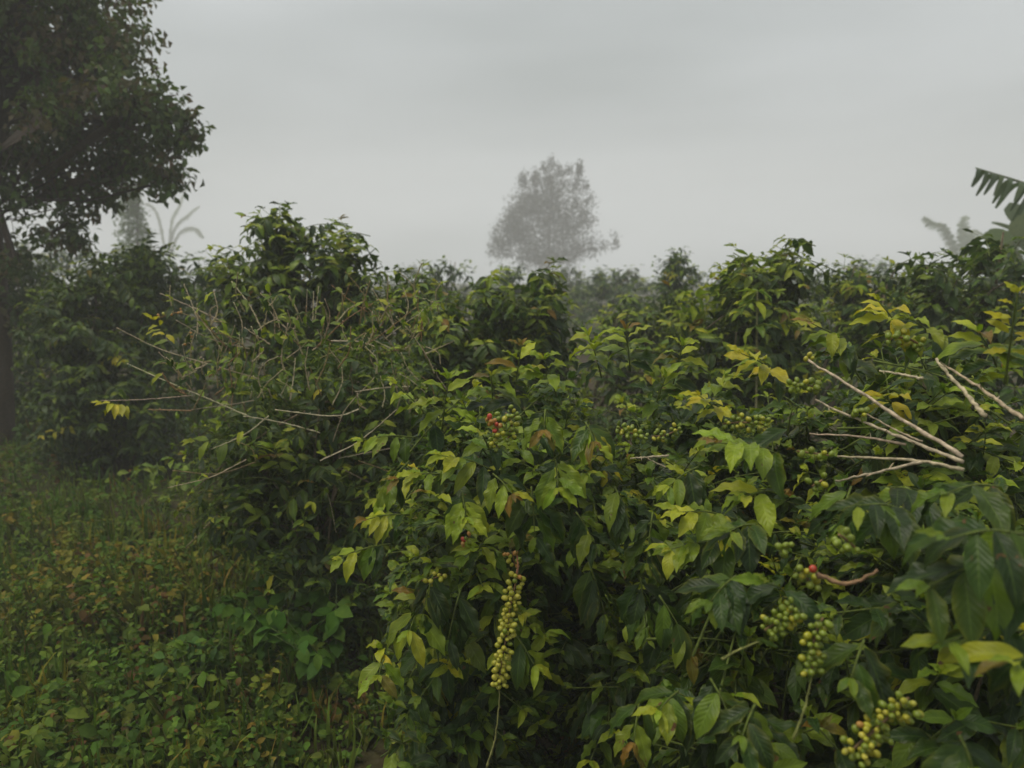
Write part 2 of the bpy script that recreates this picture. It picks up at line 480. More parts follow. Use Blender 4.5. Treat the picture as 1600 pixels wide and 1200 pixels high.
# ------------------------------------------------------------------ coffee cherries
RIPE = {'green': (0.18, 0.23, 0.02), 'lime': (0.34, 0.33, 0.025), 'yellow': (0.42, 0.40, 0.05), 'orange': (0.42, 0.21, 0.045), 'red': (0.42, 0.05, 0.025)}
def cherry_mesh(name, colr):
    g = Geo(); nu, nv_ = 12, 9
    V = []; C = []
    for i in range(nv_ + 1):
        th = math.pi * i / nv_
        r = math.sin(th); z = math.cos(th) * 1.14
        if i == 0: z -= 0.12                                  # dimple of the calyx
        for k in range(nu):
            w = 2 * math.pi * k / nu
            V.append((0.5 * r * math.cos(w), 0.5 * r * math.sin(w), 0.5 * z))
            C.append((0.10, 0.07, 0.03) if i == 0 else jit(colr, 0.06))
    F = []
    for i in range(nv_):
        for k in range(nu):
            k2 = (k + 1) % nu
            F.append((i * nu + k, (i + 1) * nu + k, (i + 1) * nu + k2, i * nu + k2))
    g.add(V, F, np.array(C))
    me = g.mesh(name); me.materials.append(M_BERRY)
    return me
CHERRY = {k: [cherry_mesh('cherry_' + k, jit(v, 0.12)) for _ in range(3)] for k, v in RIPE.items()}

def cherry_cluster(thing, pix, Y, n, size, mix, radius, stalk=True, label=None):
    """cherries packed in whorls round a stretch of twig given as photo points; mix(t) names the ripeness along it"""
    org = np.array(thing.location)
    if not isinstance(Y, (list, tuple)): Y = [Y] * len(pix)
    pts = curve([at(x, y, d) for (x, y), d in zip(pix, Y)], 12)
    g = Geo(); tube(g, pts, 0.0022, jit((0.2, 0.13, 0.06)), 6)
    me = g.mesh('cherry_twig', org)
    tw = link('cherry_cluster', me, thing, (M_BARK,))
    if label: tw['label'] = label
    placed = []
    tries = 0
    while len(placed) < n and tries < n * 60:
        tries += 1
        t = random.random(); idx = t * (len(pts) - 1); i0 = min(int(idx), len(pts) - 2)
        p = pts[i0] + (pts[i0 + 1] - pts[i0]) * (idx - i0)
        tg = unit(pts[i0 + 1] - pts[i0])
        q = RNG.normal(0, 1, 3); q -= tg * (q @ tg) * 0.8; q = unit(q)
        if q[1] > 0.55: continue
        rr = radius * (0.3 + 0.7 * random.random())
        c = p + q * rr
        sz = size * random.uniform(0.74, 1.1)
        if any(np.linalg.norm(c - b) < (sz + s2) * 0.46 for b, s2 in placed): continue
        placed.append((c, sz))
        o = bpy.data.objects.new('cherry', random.choice(CHERRY[mix(t, q)]))
        o.parent = tw
        o.location = Vector(c - org)
        o.rotation_euler = Vector(unit(q + RNG.normal(0, .25, 3))).to_track_quat('Z', 'Y').to_euler()
        o.scale = (sz * random.uniform(.9, 1), sz * random.uniform(.9, 1), sz * random.uniform(1, 1.12))
        col.objects.link(o)
    return [(p, p + unit(CAMP - p) * 0.45, radius + size * 0.9) for p in pts[::3]]

def bare_branch(thing, pix, Y, r, c=PALEWOOD, tipc=None, lab=None):
    org = np.array(thing.location)
    if not isinstance(Y, (list, tuple)):
        Y = [Y] * len(pix)
    elif len(Y) == 2 and len(pix) > 2:
        Y = list(np.linspace(Y[0], Y[1], len(pix)))
    P = [at(x, y, d) for (x, y), d in zip(pix, Y)]
    pts = curve(P, 22)
    pts = pts + RNG.normal(0, r * 0.22, pts.shape)
    n = len(pts)
    rad = np.linspace(r * 0.55, r, n) * (1 + 0.28 * (np.arange(n) % 4 == 0))
    g = Geo(); tube(g, pts, rad, jit(c, 0.12), 7)
    # short dry spurs at the nodes
    for i in range(2, n - 1, 4):
        if random.random() < 0.5:
            q = unit(RNG.normal(0, 1, 3))
            tube(g, [pts[i], pts[i] + q * r * random.uniform(2.5, 6)], [r * 0.4, r * 0.2], jit(c, 0.2), 5)
    o = link('bare_branch', g.mesh('bare_branch', org), thing, (M_BARK,))
    if lab: o['label'] = lab
    return [(p, p + unit(CAMP - p) * 0.4, r + 0.045) for p in pts[::2]]

def hero(thing, bpix, tpix, Yb, Yt, n, length, young=0.7, style='', droop=0.8, T=T_NEAR, bare=0.1):
    org = np.array(thing.location)
    g = Geo(); lv = Leaves()
    b, t = at(*bpix, Yb), at(*tpix, Yt)
    out = unit(unit(CAMP - t) * 0.8 + np.array((0, 0, 0.7)))
    shoot(lv, g, b, t, n + (n > 2), length * 0.8, out, young, style, stemr=0.0017, droop=(0.2, droop), bare=bare)
    n0 = len(lv.p)
    lv.cull([(a, q, rr * 0.8) for a, q, rr in KEEP])
    if len(lv.p) < 0.5 * n0 or not lv.p: return []
    lv.into(g, T, 0)
    link('leafy_shoot', g.mesh('leafy_shoot', org), thing, (M_LEAF, M_BARK))
    pts = [b + (t - b) * k for k in (0.35, 0.7, 1.0)]
    return [(p, p + unit(CAMP - p) * 0.3, 0.05) for p in pts]

def finish_bush(thing, lobes, n, length, T, mat, caps=(), **kw):
    org = np.array(thing.location)
    wk = kw.pop('stems', 3); wr = kw.pop('r', 0.016); limbs = kw.pop('limbs', 14)
    gw = Geo(); woody(gw, org, lobes, wk, wr, limbs=limbs)
    link('trunk', gw.mesh('trunk', org), thing, (M_BARK,))
    g = Geo(); lv = Leaves()
    crown(lv, g, lobes, n, length, **kw)
    lv.cull(list(caps))
    lv.into(g, T, 0)
    link('crown', g.mesh('crown', org), thing, (mat, M_BARK))

CAPS = []
DEFER = []
# ------------------------------------------------------------------ ground
def terrain(x, y):
    return 0.03 * np.sin(x * 1.3 + 0.4) * np.cos(y * 0.9) + 0.015 * np.sin(x * 3.1 + y * 2.2)
xs = np.concatenate((np.linspace(-155, -12, 14), np.linspace(-10, 12, 90), np.linspace(14, 155, 14)))
ys = np.concatenate((np.linspace(-155, -4, 8), np.linspace(-3, 16, 80), np.linspace(18, 155, 16)))
XX, YY = np.meshgrid(xs, ys)
fade = np.clip(1 - (np.hypot(XX, YY) - 10) / 10, 0, 1)
ZZ = terrain(XX, YY) * fade
gg = Geo()
nx, ny = len(xs), len(ys)
ii, jj = np.meshgrid(np.arange(nx - 1), np.arange(ny - 1))
a0 = (jj * nx + ii).ravel()
gg.add(np.stack((XX, YY, ZZ), -1).reshape(-1, 3), np.stack((a0, a0 + 1, a0 + nx + 1, a0 + nx), -1), (0.08, 0.06, 0.04))
ground = link('ground', gg.mesh('ground'), None, (M_SOIL,))
tag(ground, kind='structure')

def ell(px0, px1, ytop, Y, zb, ry=None, bulge=1.0):
    """an ellipsoid lobe spanning photo columns px0..px1 at distance Y, top at row ytop, bottom at height zb"""
    a, b = at(px0, 500, Y), at(px1, 500, Y)
    zt = at((px0 + px1) / 2, ytop, Y)[2]
    rx = (b[0] - a[0]) / 2
    return ((a[0] + b[0]) / 2, Y, (zt + zb) / 2, rx, ry or rx, (zt - zb) / 2, bulge)

# ------------------------------------------------------------------ front bush
A = empty('coffee_bush', (-0.02, 2.3, 0), 'leafy coffee bush in the foreground with a long hanging string of yellow cherries', 'coffee bush', 'coffee bushes in the foreground')
caps = CAPS
gm = lambda t, q: random.choices(('green', 'lime', 'yellow'), (9, 2, 0.08))[0]
CAPS += cherry_cluster(A, [(808, 900), (797, 950), (790, 1000), (783, 1040), (780, 1072)], [1.66, 1.64, 1.62, 1.62, 1.62], 96, 0.0128,
    lambda t, q: random.choices(('lime', 'yellow', 'orange', 'green'), (4, 4 + 8 * t, 1.5 * (1 - t) ** 4, 0.8))[0], 0.019, label='long hanging string of yellow cherries')
CAPS += cherry_cluster(A, [(790, 645), (800, 665), (792, 690)], 1.75, 26, 0.0122, gm, 0.024, label='green cherries beside the red ones')
CAPS += cherry_cluster(A, [(762, 652), (776, 668), (782, 680)], 1.73, 11, 0.0122, lambda t, q: random.choice(('red', 'orange', 'orange', 'red', 'lime')), 0.011, label='small cluster of red and orange cherries')
CAPS += cherry_cluster(A, [(765, 685), (780, 700)], 1.74, 12, 0.011, gm, 0.016)
CAPS += cherry_cluster(A, [(800, 862), (806, 885)], 1.72, 12, 0.012, lambda t, q: random.choice(('green', 'green', 'lime', 'orange')), 0.02)
CAPS += cherry_cluster(A, [(720, 848), (735, 838)], 1.75, 6, 0.012, lambda t, q: random.choice(('green', 'orange', 'red')), 0.012)
CAPS += cherry_cluster(A, [(667, 910), (690, 897)], 1.72, 7, 0.012, lambda t, q: random.choice(('lime', 'yellow')), 0.012)
CAPS += bare_branch(A, [(780, 1075), (779, 1110), (772, 1160), (760, 1200)], [1.62, 1.6], 0.0024, (0.2, 0.2, 0.06))
CAPS += bare_branch(A, [(808, 868), (809, 885), (807, 905)], [1.68, 1.66], 0.0028, (0.28, 0.13, 0.07))
for (b, t, Y, n, l, y, st) in [
    ((800, 650), (815, 540), 1.85, 5, .105, .75, 'bronze'), ((690, 678), (701, 592), 1.85, 4, .11, .8, ''), ((690, 682), (618, 600), 1.85, 5, .10, .8, ''),
    ((650, 684), (566, 688), 1.8, 4, .10, .8, ''), ((700, 742), (622, 748), 1.7, 4, .10, .8, 'bronze'), ((770, 735), (690, 712), 1.68, 4, .115, .8, ''),
    ((770, 715), (742, 660), 1.7, 3, .10, .7, ''), ((770, 740), (800, 772), 1.62, 3, .12, .8, 'bronze'), ((722, 772), (728, 808), 1.6, 3, .12, .8, ''),
    ((640, 805), (572, 812), 1.68, 4, .105, .85, 'bronze'), ((610, 850), (534, 872), 1.72, 4, .11, .8, ''), ((700, 790), (682, 775), 1.64, 2, .11, .8, ''),
    ((852, 640), (850, 672), 1.66, 3, .12, .6, 'bronze'), ((915, 660), (928, 690), 1.68, 3, .12, .7, 'bronze'), ((868, 720), (872, 762), 1.62, 4, .11, .6, ''),
    ((870, 620), (850, 562), 1.9, 4, .105, .9, ''), ((770, 640), (768, 588), 1.85, 4, .11, .8, ''), ((655, 950), (640, 985), 1.66, 2, .15, .9, ''),
    ((600, 1030), (592, 1055), 1.7, 2, .12, .9, ''), ((800, 985), (835, 1040), 1.62, 3, .12, .5, ''), ((779, 1090), (762, 1190), 1.6, 3, .10, .75, ''),
    ((640, 720), (590, 780), 1.75, 4, .11, .6, ''), ((900, 800), (930, 850), 1.7, 4, .13, 0, ''), ((830, 760), (836, 840), 1.64, 3, .14, 0, ''),
    ((680, 890), (660, 960), 1.68, 3, .13, 0, ''), ((720, 920), (700, 1000), 1.68, 3, .13, 0, ''), ((920, 880), (945, 960), 1.7, 4, .13, 0, '')]:
    DEFER.append(('hero', (A, b, t, Y + 0.05, Y, n, l, y, st)))
A_LOBES = [ell(590, 900, 612, 2.2, 0.15, .48, 1.3), ell(700, 1010, 600, 2.35, 0.3, .5, 1.0), ell(590, 860, 760, 2.05, 0.02, .4, .8)]
DEFER.append(('bush', (A, A_LOBES, 860, 0.092, T_NEAR, M_LEAF, CAPS), dict(pairs=(4, 6), young=.42, yfrac=.52)))

# ------------------------------------------------------------------ second bush in the hedge, between the two foreground bushes
Bm = empty('coffee_bush', (0.5, 2.45, 0), 'coffee bush between the two nearest ones, with green cherry strings along its top', 'coffee bush', 'coffee bushes in the foreground')
caps = CAPS
CAPS += cherry_cluster(Bm, [(965, 668), (985, 676), (1008, 688)], 1.9, 26, 0.0125, gm, 0.017)
CAPS += cherry_cluster(Bm, [(1018, 682), (1040, 680), (1062, 670)], 1.92, 20, 0.012, gm, 0.016)
CAPS += cherry_cluster(Bm, [(1130, 662), (1160, 660), (1198, 664)], 1.7, 34, 0.0118, lambda t, q: random.choices(('green', 'lime', 'yellow'), (5, 3, 1))[0], 0.018)
CAPS += bare_branch(Bm, [(985, 716), (1015, 714), (1045, 712)], 1.78, 0.0028)
CAPS += bare_branch(Bm, [(1010, 716), (1040, 730)], 1.78, 0.002)
for (b, t, Y, n, l, y, st) in [
    ((940, 590), (920, 525), 2.05, 5, .115, .8, ''), ((985, 580), (978, 515), 2.1, 5, .115, .8, 'bronze'), ((1050, 610), (1067, 540), 2.05, 5, .115, .9, ''),
    ((1225, 595), (1158, 552), 1.75, 5, .095, .9, 'yellow'), ((1130, 655), (1092, 618), 1.72, 5, .085, .9, 'yellow'), ((1020, 650), (1040, 590), 2.0, 5, .12, .5, ''),
    ((1230, 715), (1118, 692), 1.45, 4, .125, .8, 'bronze'), ((1225, 770), (1165, 775), 1.42, 3, .125, .9, ''), ((1150, 812), (1062, 800), 1.5, 4, .115, .8, ''),
    ((1150, 850), (1048, 858), 1.48, 5, .12, .5, ''), ((1090, 730), (1045, 760), 1.6, 4, .12, .4, ''), ((1100, 640), (1130, 590), 1.85, 4, .11, .6, ''),
    ((960, 760), (985, 820), 1.65, 4, .13, 0, ''), ((1020, 800), (1010, 880), 1.6, 4, .13, 0, ''), ((1000, 900), (1010, 980), 1.6, 4, .13, 0, ''),
    ((1030, 930), (1080, 1020), 1.5, 4, .12, 0.4, 'bronze')]:
    DEFER.append(('hero', (Bm, b, t, Y + 0.05, Y, n, l, y, st)))
B_LOBES = [ell(880, 1130, 600, 2.75, .1, .3, .6), ell(850, 1130, 900, 2.0, -.05, .35, .7), ell(930, 1240, 592, 2.45, 0.1, .55, 1.3), ell(950, 1180, 700, 2.05, 0.05, .4, 1.0)]
DEFER.append(('bush', (Bm, B_LOBES, 700, 0.094, T_NEAR, M_LEAF, CAPS), dict(pairs=(4, 6), young=.42, yfrac=.52)))

# ------------------------------------------------------------------ right bush, upper growth with pale bare branches
R2 = empty('coffee_bush', (0.95, 1.95, 0), 'coffee bush at right edge with pale bare branches fanning out from its side', 'coffee bush', 'coffee bushes in the foreground')
caps = CAPS
for pix, Y, r in [
    ([(1262, 562), (1330, 604), (1420, 662), (1505, 712)], [1.62, 1.36], .0040), ([(1275, 625), (1350, 660), (1430, 692), (1505, 722)], [1.6, 1.34], .0036),
    ([(1265, 678), (1340, 682), (1415, 694)], [1.6, 1.45], .0026), ([(1308, 713), (1380, 716), (1440, 721), (1505, 734)], [1.5, 1.33], .0034),
    ([(1306, 752), (1370, 738), (1440, 722)], [1.48, 1.38], .0030), ([(1462, 562), (1500, 605), (1540, 650)], [1.5, 1.35], .0042),
    ([(1470, 566), (1540, 612), (1598, 655)], [1.55, 1.3], .0036), ([(1375, 580), (1410, 585), (1442, 592)], [1.6, 1.5], .0030), ([(1340, 640), (1400, 672), (1440, 690)], [1.56, 1.44], .002)]:
    CAPS += bare_branch(R2, pix, Y, r)
CAPS += cherry_cluster(R2, [(1235, 600), (1252, 600), (1278, 606)], 1.62, 17, 0.0135, gm, 0.016)
CAPS += cherry_cluster(R2, [(1385, 530), (1415, 528), (1440, 540)], 1.6, 14, 0.0135, gm, 0.018)
CAPS += cherry_cluster(R2, [(1335, 640), (1352, 648)], 1.52, 6, 0.0135, gm, 0.012)
CAPS += cherry_cluster(R2, [(1262, 556), (1268, 560)], 1.6, 3, 0.012, lambda t, q: 'lime', 0.008)
CAPS += cherry_cluster(R2, [(1245, 705), (1270, 708), (1300, 712)], 1.48, 5, 0.0135, gm, 0.006)
CAPS += cherry_cluster(R2, [(1268, 760), (1285, 750)], 1.46, 7, 0.0135, gm, 0.014)
for (b, t, Y, n, l, y, st) in [
    ((1345, 560), (1268, 505), 1.65, 5, .11, .8, 'bronze'), ((1420, 545), (1372, 470), 1.65, 6, .10, .9, 'yellow'), ((1470, 540), (1425, 500), 1.6, 4, .11, .8, ''),
    ((1350, 600), (1300, 540), 1.7, 5, .11, .5, ''), ((1570, 600), (1590, 458), 1.3, 9, .055, .9, 'yellow'), ((1500, 610), (1480, 540), 1.45, 5, .12, .6, ''),
    ((1560, 580), (1530, 520), 1.5, 5, .12, .6, ''), ((1560, 690), (1500, 640), 1.25, 4, .12, .5, ''), ((1600, 640), (1540, 610), 1.2, 4, .13, .7, 'bronze'),
    ((1330, 760), (1312, 820), 1.36, 3, .13, .2, ''), ((1400, 640), (1380, 620), 1.6, 3, .10, .8, 'yellow'), ((1230, 680), (1238, 640), 1.5, 3, .12, .1, ''),
    ((1450, 780), (1380, 760), 1.3, 4, .12, .2, ''), ((1560, 760), (1480, 770), 1.15, 4, .13, .2, '')]:
    DEFER.append(('hero', (R2, b, t, Y + 0.05, Y, n, l, y, st)))
R2_LOBES = [ell(1130, 1360, 610, 2.3, 0.2, .3, .8), ell(1250, 1690, 548, 2.0, 0.2, .45, 1.4), ell(1330, 1560, 520, 1.95, 0.6, .35, .7), ell(1230, 1640, 720, 1.75, 0.3, .35, .8)]
DEFER.append(('bush', (R2, R2_LOBES, 780, 0.094, T_NEAR, M_LEAF, CAPS), dict(pairs=(4, 6), young=.45, yfrac=.52)))

# ------------------------------------------------------------------ nearest bush, lower right
R1 = empty('coffee_bush', (0.78, 1.35, 0), 'nearest coffee bush at lower right with broad leaves and a single red cherry', 'coffee bush', 'coffee bushes in the foreground')
caps = CAPS
CAPS += cherry_cluster(R1, [(1195, 985), (1215, 970), (1245, 950)], 1.14, 38, 0.0112, gm, 0.019)
CAPS += cherry_cluster(R1, [(1285, 965), (1272, 1000), (1270, 1030), (1268, 1055)], 1.1, 30, 0.0120, gm, 0.016)
CAPS += cherry_cluster(R1, [(1420, 1090), (1390, 1120), (1350, 1155), (1332, 1172)], 1.02, 66, 0.0108,
    lambda t, q: random.choices(('orange', 'lime', 'green', 'yellow'), (1.2 * (1 - t) ** 3, 3, 3, .5))[0], 0.025, label='thick bunch of green cherries turning orange')
CAPS += cherry_cluster(R1, [(1269, 889), (1272, 890)], 1.13, 1, 0.0135, lambda t, q: 'red', 0.001, label='single red cherry')
CAPS += cherry_cluster(R1, [(1220, 862), (1228, 850)], 1.16, 6, 0.012, gm, 0.011)
CAPS += cherry_cluster(R1, [(1250, 885), (1262, 905), (1270, 915)], 1.15, 10, 0.012, gm, 0.014)
CAPS += cherry_cluster(R1, [(1310, 835), (1325, 845), (1340, 860)], 1.14, 8, 0.012, gm, 0.018)
CAPS += bare_branch(R1, [(1372, 892), (1340, 908), (1310, 911), (1275, 895)], [1.1, 1.13], .0038, (0.26, 0.15, 0.085))
CAPS += bare_branch(R1, [(1185, 1002), (1150, 1018), (1128, 1030)], [1.13, 1.11], .0022, (0.16, 0.17, 0.05))
CAPS += bare_branch(R1, [(1268, 1058), (1258, 1105), (1240, 1155)], [1.1, 1.06], .0022, (0.16, 0.17, 0.05))
for (b, t, Y, n, l, y, st) in [
    ((1165, 1012), (1092, 1022), 1.1, 3, .075, .85, 'bronze'), ((1262, 1090), (1232, 1165), 1.05, 3, .085, .7, 'bronze'), ((1420, 938), (1300, 928), 1.02, 5, .11, .4, ''),
    ((1310, 930), (1296, 936), 1.0, 1, .075, 1.5, ''), ((1470, 870), (1350, 852), .98, 3, .13, .25, ''), ((1600, 835), (1480, 842), .92, 3, .14, .2, ''),
    ((1600, 870), (1450, 915), .95, 3, .14, .1, ''), ((1595, 985), (1480, 1003), .92, 3, .11, .3, ''), ((1640, 1030), (1585, 1035), .86, 3, .115, .7, ''),
    ((1500, 1080), (1440, 1110), .95, 3, .11, .2, ''), ((1150, 900), (1110, 940), 1.2, 4, .11, .3, ''), ((1060, 1080), (1030, 1110), 1.25, 3, .11, .5, ''),
    ((1110, 1060), (1140, 1120), 1.15, 3, .11, .1, ''), ((1180, 1100), (1160, 1150), 1.1, 3, .11, .1, ''), ((1350, 1000), (1330, 1060), 1.06, 3, .12, 0, ''),
    ((1240, 940), (1200, 910), 1.18, 3, .11, .1, ''), ((1500, 1150), (1520, 1200), .9, 3, .12, 0, ''), ((1000, 1090), (990, 1160), 1.35, 3, .11, .6, 'bronze'),
    ((1180, 820), (1140, 830), 1.3, 4, .11, .3, ''), ((1420, 800), (1340, 790), 1.15, 4, .12, .3, '')]:
    DEFER.append(('hero', (R1, b, t, Y + 0.05, Y, n, l, y, st, 1.1)))
R1_LOBES = [ell(1180, 1760, 790, 1.45, 0.1, .36, 1.5), ell(1030, 1330, 880, 1.5, 0.05, .3, 1.0), ell(1350, 1700, 760, 1.4, 0.2, .34, .8)]
DEFER.append(('bush', (R1, R1_LOBES, 430, 0.095, T_NEAR, M_LEAF, CAPS), dict(pairs=(3, 5), young=.35, yfrac=.35, shootlen=(.2, .34))))

# ------------------------------------------------------------------ left bush, half bare
C = empty('coffee_bush', (-1.0, 3.5, 0), 'sprawling half bare coffee bush left of centre, bristling with thin straw coloured twigs', 'coffee bush', 'coffee bushes in the foreground')
caps = CAPS
TW = [[(182, 512), (250, 545), (330, 570), (405, 592)], [(198, 568), (270, 600), (330, 625), (392, 652)], [(158, 626), (230, 624), (300, 618)], [(240, 568), (330, 565)],
      [(250, 458), (300, 480), (346, 502)], [(280, 488), (320, 500), (352, 504)], [(362, 440), (392, 480), (412, 522)], [(420, 450), (428, 490), (430, 532)], [(418, 478), (412, 515)],
      [(480, 452), (478, 506)], [(490, 455), (489, 500)], [(498, 448), (492, 502)], [(546, 445), (525, 502)], [(606, 430), (603, 502)], [(592, 468), (540, 500), (495, 542)],
      [(382, 512), (422, 538)], [(300, 640), (360, 632), (400, 625)], [(232, 640), (300, 642)], [(380, 650), (440, 660), (500, 676)], [(510, 762), (518, 795), (525, 832)],
      [(530, 716), (570, 708), (612, 700)], [(330, 702), (380, 680), (420, 650)], [(555, 612), (600, 606), (640, 604)], [(262, 762), (330, 745), (385, 718)], [(270, 735), (340, 740), (400, 722)],
      [(248, 550), (280, 585), (300, 610)], [(268, 560), (285, 590)], [(300, 480), (330, 520), (345, 545)], [(430, 640), (520, 650), (560, 640)], [(370, 690), (392, 700), (400, 720)],
      [(560, 720), (590, 730), (610, 738)], [(650, 480), (600, 520), (560, 545)], [(690, 470), (640, 500), (600, 530)], [(500, 560), (540, 540), (570, 520)], [(450, 505), (440, 560), (450, 590)],
      [(275, 500), (330, 530), (390, 545)], [(620, 640), (560, 690), (500, 720)], [(585, 590), (540, 640), (520, 690)]]
TWL = Leaves()
for k in range(120):
    x = random.uniform(270, 700); y = random.uniform(470, 650); a = random.gauss(-1.57, .55); l_ = random.uniform(25, 75)
    TW.append([(x + l_ * math.cos(a), y + l_ * math.sin(a)), (x + l_ * .5 * math.cos(a) + random.uniform(-9, 9), y + l_ * .5 * math.sin(a) + random.uniform(-6, 6)), (x, y)])
for pix in TW:
    d0 = random.uniform(2.66, 2.95)
    caps_ = bare_branch(C, pix, [d0 + random.uniform(-.08, .12), d0 + 0.15], random.uniform(.0019, .0031), random.choice(((.68, .58, .40), (.66, .56, .38), (.6, .5, .33), (.5, .41, .28), PALEWOOD, (0.34, 0.26, 0.13), (0.36, 0.22, 0.12))))
    caps += [(a, b, 0.06) for a, b, r in caps_]
    for k in range(random.randint(1, 4)):
        t = random.random() ** 1.5; p = at(*pix[0], d0) * (1 - t) + at(*pix[-1], d0 + .1) * t
        TWL.add(p, unit(RNG.normal(0, 1, 3) + np.array((0, 0, .2))), (RNG.normal(0, .4), -.4, 1), random.uniform(.03, .065), jit(random.choice(YNG + MIDC + MIDC + OLD)))
g = Geo(); TWL.into(g, T_MID); link('twig_foliage', g.mesh('twig_foliage', np.array(C.location)), C, (M_LEAF,))
CAPS += cherry_cluster(C, [(248, 497), (262, 492), (285, 486)], 3.0, 9, 0.010, lambda t, q: random.choice(('orange', 'orange', 'yellow')), 0.012, label='orange cherries at the end of a twig')
CAPS += cherry_cluster(C, [(300, 520), (290, 540)], 3.0, 6, 0.011, lambda t, q: random.choice(('orange', 'yellow')), 0.012)
CAPS += cherry_cluster(C, [(590, 552), (615, 548), (640, 545)], 3.0, 12, 0.012, gm, 0.014)
for (b, t, n, l, y, st) in [
    ((380, 695), (305, 690), 4, .12, .6, ''), ((440, 740), (428, 700), 4, .13, .9, ''), ((300, 605), (215, 590), 5, .1, .6, ''), ((215, 640), (160, 630), 5, .09, .9, 'yellow'),
    ((480, 640), (470, 545), 5, .11, .8, ''), ((430, 580), (400, 560), 4, .11, .4, ''), ((620, 600), (600, 560), 4, .12, .3, ''), ((700, 560), (650, 520), 5, .1, .7, 'bronze'),
    ((420, 780), (425, 700), 4, .13, .7, ''), ((270, 540), (240, 500), 4, .09, .9, 'yellow'), ((560, 520), (580, 480), 5, .09, .8, ''), ((690, 540), (705, 500), 4, .1, .8, ''),
    ((320, 480), (300, 450), 4, .10, .8, ''), ((640, 640), (600, 660), 4, .12, .2, ''), ((520, 620), (560, 590), 4, .12, .3, ''), ((360, 560), (340, 520), 4, .1, .7, 'yellow'),
    ((500, 660), (450, 690), 4, .12, .3, ''), ((640, 740), (600, 770), 4, .12, 0, ''), ((480, 760), (440, 800), 4, .12, 0, ''), ((350, 740), (300, 720), 4, .1, .5, ''), ((560, 600), (540, 570), 4, .12, .2, '')]:
    Y = random.uniform(2.85, 3.1)
    DEFER.append(('hero', (C, b, t, Y + 0.1, Y, n, l, y, st, .8, T_MID)))
C_LOBES = [ell(300, 690, 530, 3.45, 0.3, .6, 1.5), ell(420, 720, 512, 3.55, 0.3, .6, 1.0), ell(255, 520, 600, 3.3, 0.45, .42, .7), ell(380, 640, 720, 3.25, 0.1, .4, .7)]
DEFER.append(('bush', (C, C_LOBES, 600, 0.082, T_MID, M_LEAF, CAPS), dict(pairs=(3, 5), young=.4, yfrac=.4, limbs=40, stems=4, styles=.02)))

KEEP = list(CAPS)
for job in DEFER:
    if job[0] == 'hero': CAPS += hero(*job[1])
for job in DEFER:
    if job[0] == 'bush': finish_bush(*job[1], **job[2])

# ------------------------------------------------------------------ bushes of the middle distance
def mid_bush(foot, label, lobes, n, length=0.112, T=T_MID, young=.5, yfrac=.6, pairs=(4, 6), stems=3, **kw):
    o = empty('coffee_bush', (foot[0], foot[1], 0), label, 'coffee bush', 'coffee bushes in the rows behind')
    finish_bush(o, lobes, int(n * 1.45), length, T, M_FAR if T is T_FAR else M_LEAF, (), pairs=pairs, young=young, yfrac=yfrac, stems=stems, r=.02, upk=.6, **kw)
    return o
mid_bush((-1.35, 4.9), 'tall coffee bush behind the half bare one, its peak the highest of the bushes',
    [ell(300, 700, 405, 4.9, 0.2, .8, 1.6), ell(375, 500, 312, 4.9, 1.1, .38, 1.0), ell(325, 655, 360, 4.9, .9, .55, 1.4), ell(475, 600, 342, 4.85, 1.1, .38, .9), ell(580, 700, 410, 4.8, .6, .45, .6), ell(320, 400, 375, 4.8, 1.1, .3, .3)], 330, shootlen=(.2, .45))
mid_bush((-3.6, 6.8), 'dark rounded coffee bush at left, behind the bare ground and beside the tree trunk',
    [ell(60, 310, 385, 6.6, 0.0, .9, 1.5), ell(180, 290, 368, 6.6, 1.0, .5, .5), ell(50, 210, 420, 6.3, 0, .7, 1.0), ell(60, 300, 520, 6.2, -.1, .6, .9)], 460, young=.2, yfrac=.3)
mid_bush((-6.2, 8.6), 'dark coffee bush at far left edge, behind the tree trunk',
    [ell(-120, 120, 385, 8.6, 0.0, 1.0, 1.5), ell(-40, 90, 372, 8.4, 1.0, .6, .5), ell(-140, 110, 500, 8.0, -.1, .7, .9)], 380, young=.2, yfrac=.3)
mid_bush((-0.02, 5.0), 'dense coffee bush in front of the hazy distant tree',
    [ell(700, 935, 430, 4.6, 0.1, .6, 1.5), ell(730, 810, 410, 4.6, .9, .35, .4), ell(815, 895, 402, 4.6, .9, .35, .5), ell(690, 850, 450, 4.3, .2, .5, .8)], 230)
mid_bush((-0.5, 4.3), 'coffee bush filling the dip between the half bare one and the dense one',
    [ell(610, 770, 468, 4.3, 0.0, .5, 1.5), ell(640, 730, 440, 4.5, .8, .35, .5)], 170)
mid_bush((0.6, 5.9), 'low coffee bush right of the dense one, pale tips showing in the mist',
    [ell(890, 1080, 460, 5.9, 0.1, .7, 1.5), ell(1000, 1110, 440, 5.6, .2, .5, .8)], 190, young=.55, yfrac=.7)
mid_bush((1.35, 4.6), 'rounded bright green coffee bush right of centre with a slender sapling before it',
    [ell(1055, 1290, 418, 4.4, 0.1, .6, 1.5), ell(1110, 1210, 380, 4.4, .9, .4, .9), ell(1175, 1285, 374, 4.4, .9, .4, .9), ell(1060, 1140, 430, 4.3, .5, .4, .4)], 250, young=.6, yfrac=.75)
mid_bush((2.9, 4.5), 'tall coffee bush at right with sparse dark drooping leaves on its bare topmost twigs',
    [ell(1400, 1660, 420, 4.5, 0.1, .7, 1.5), ell(1480, 1610, 332, 4.5, 1.1, .45, .45), ell(1400, 1500, 388, 4.5, 1.0, .4, .55), ell(1330, 1450, 440, 4.4, .3, .5, .7)], 270, young=.3, yfrac=.4)
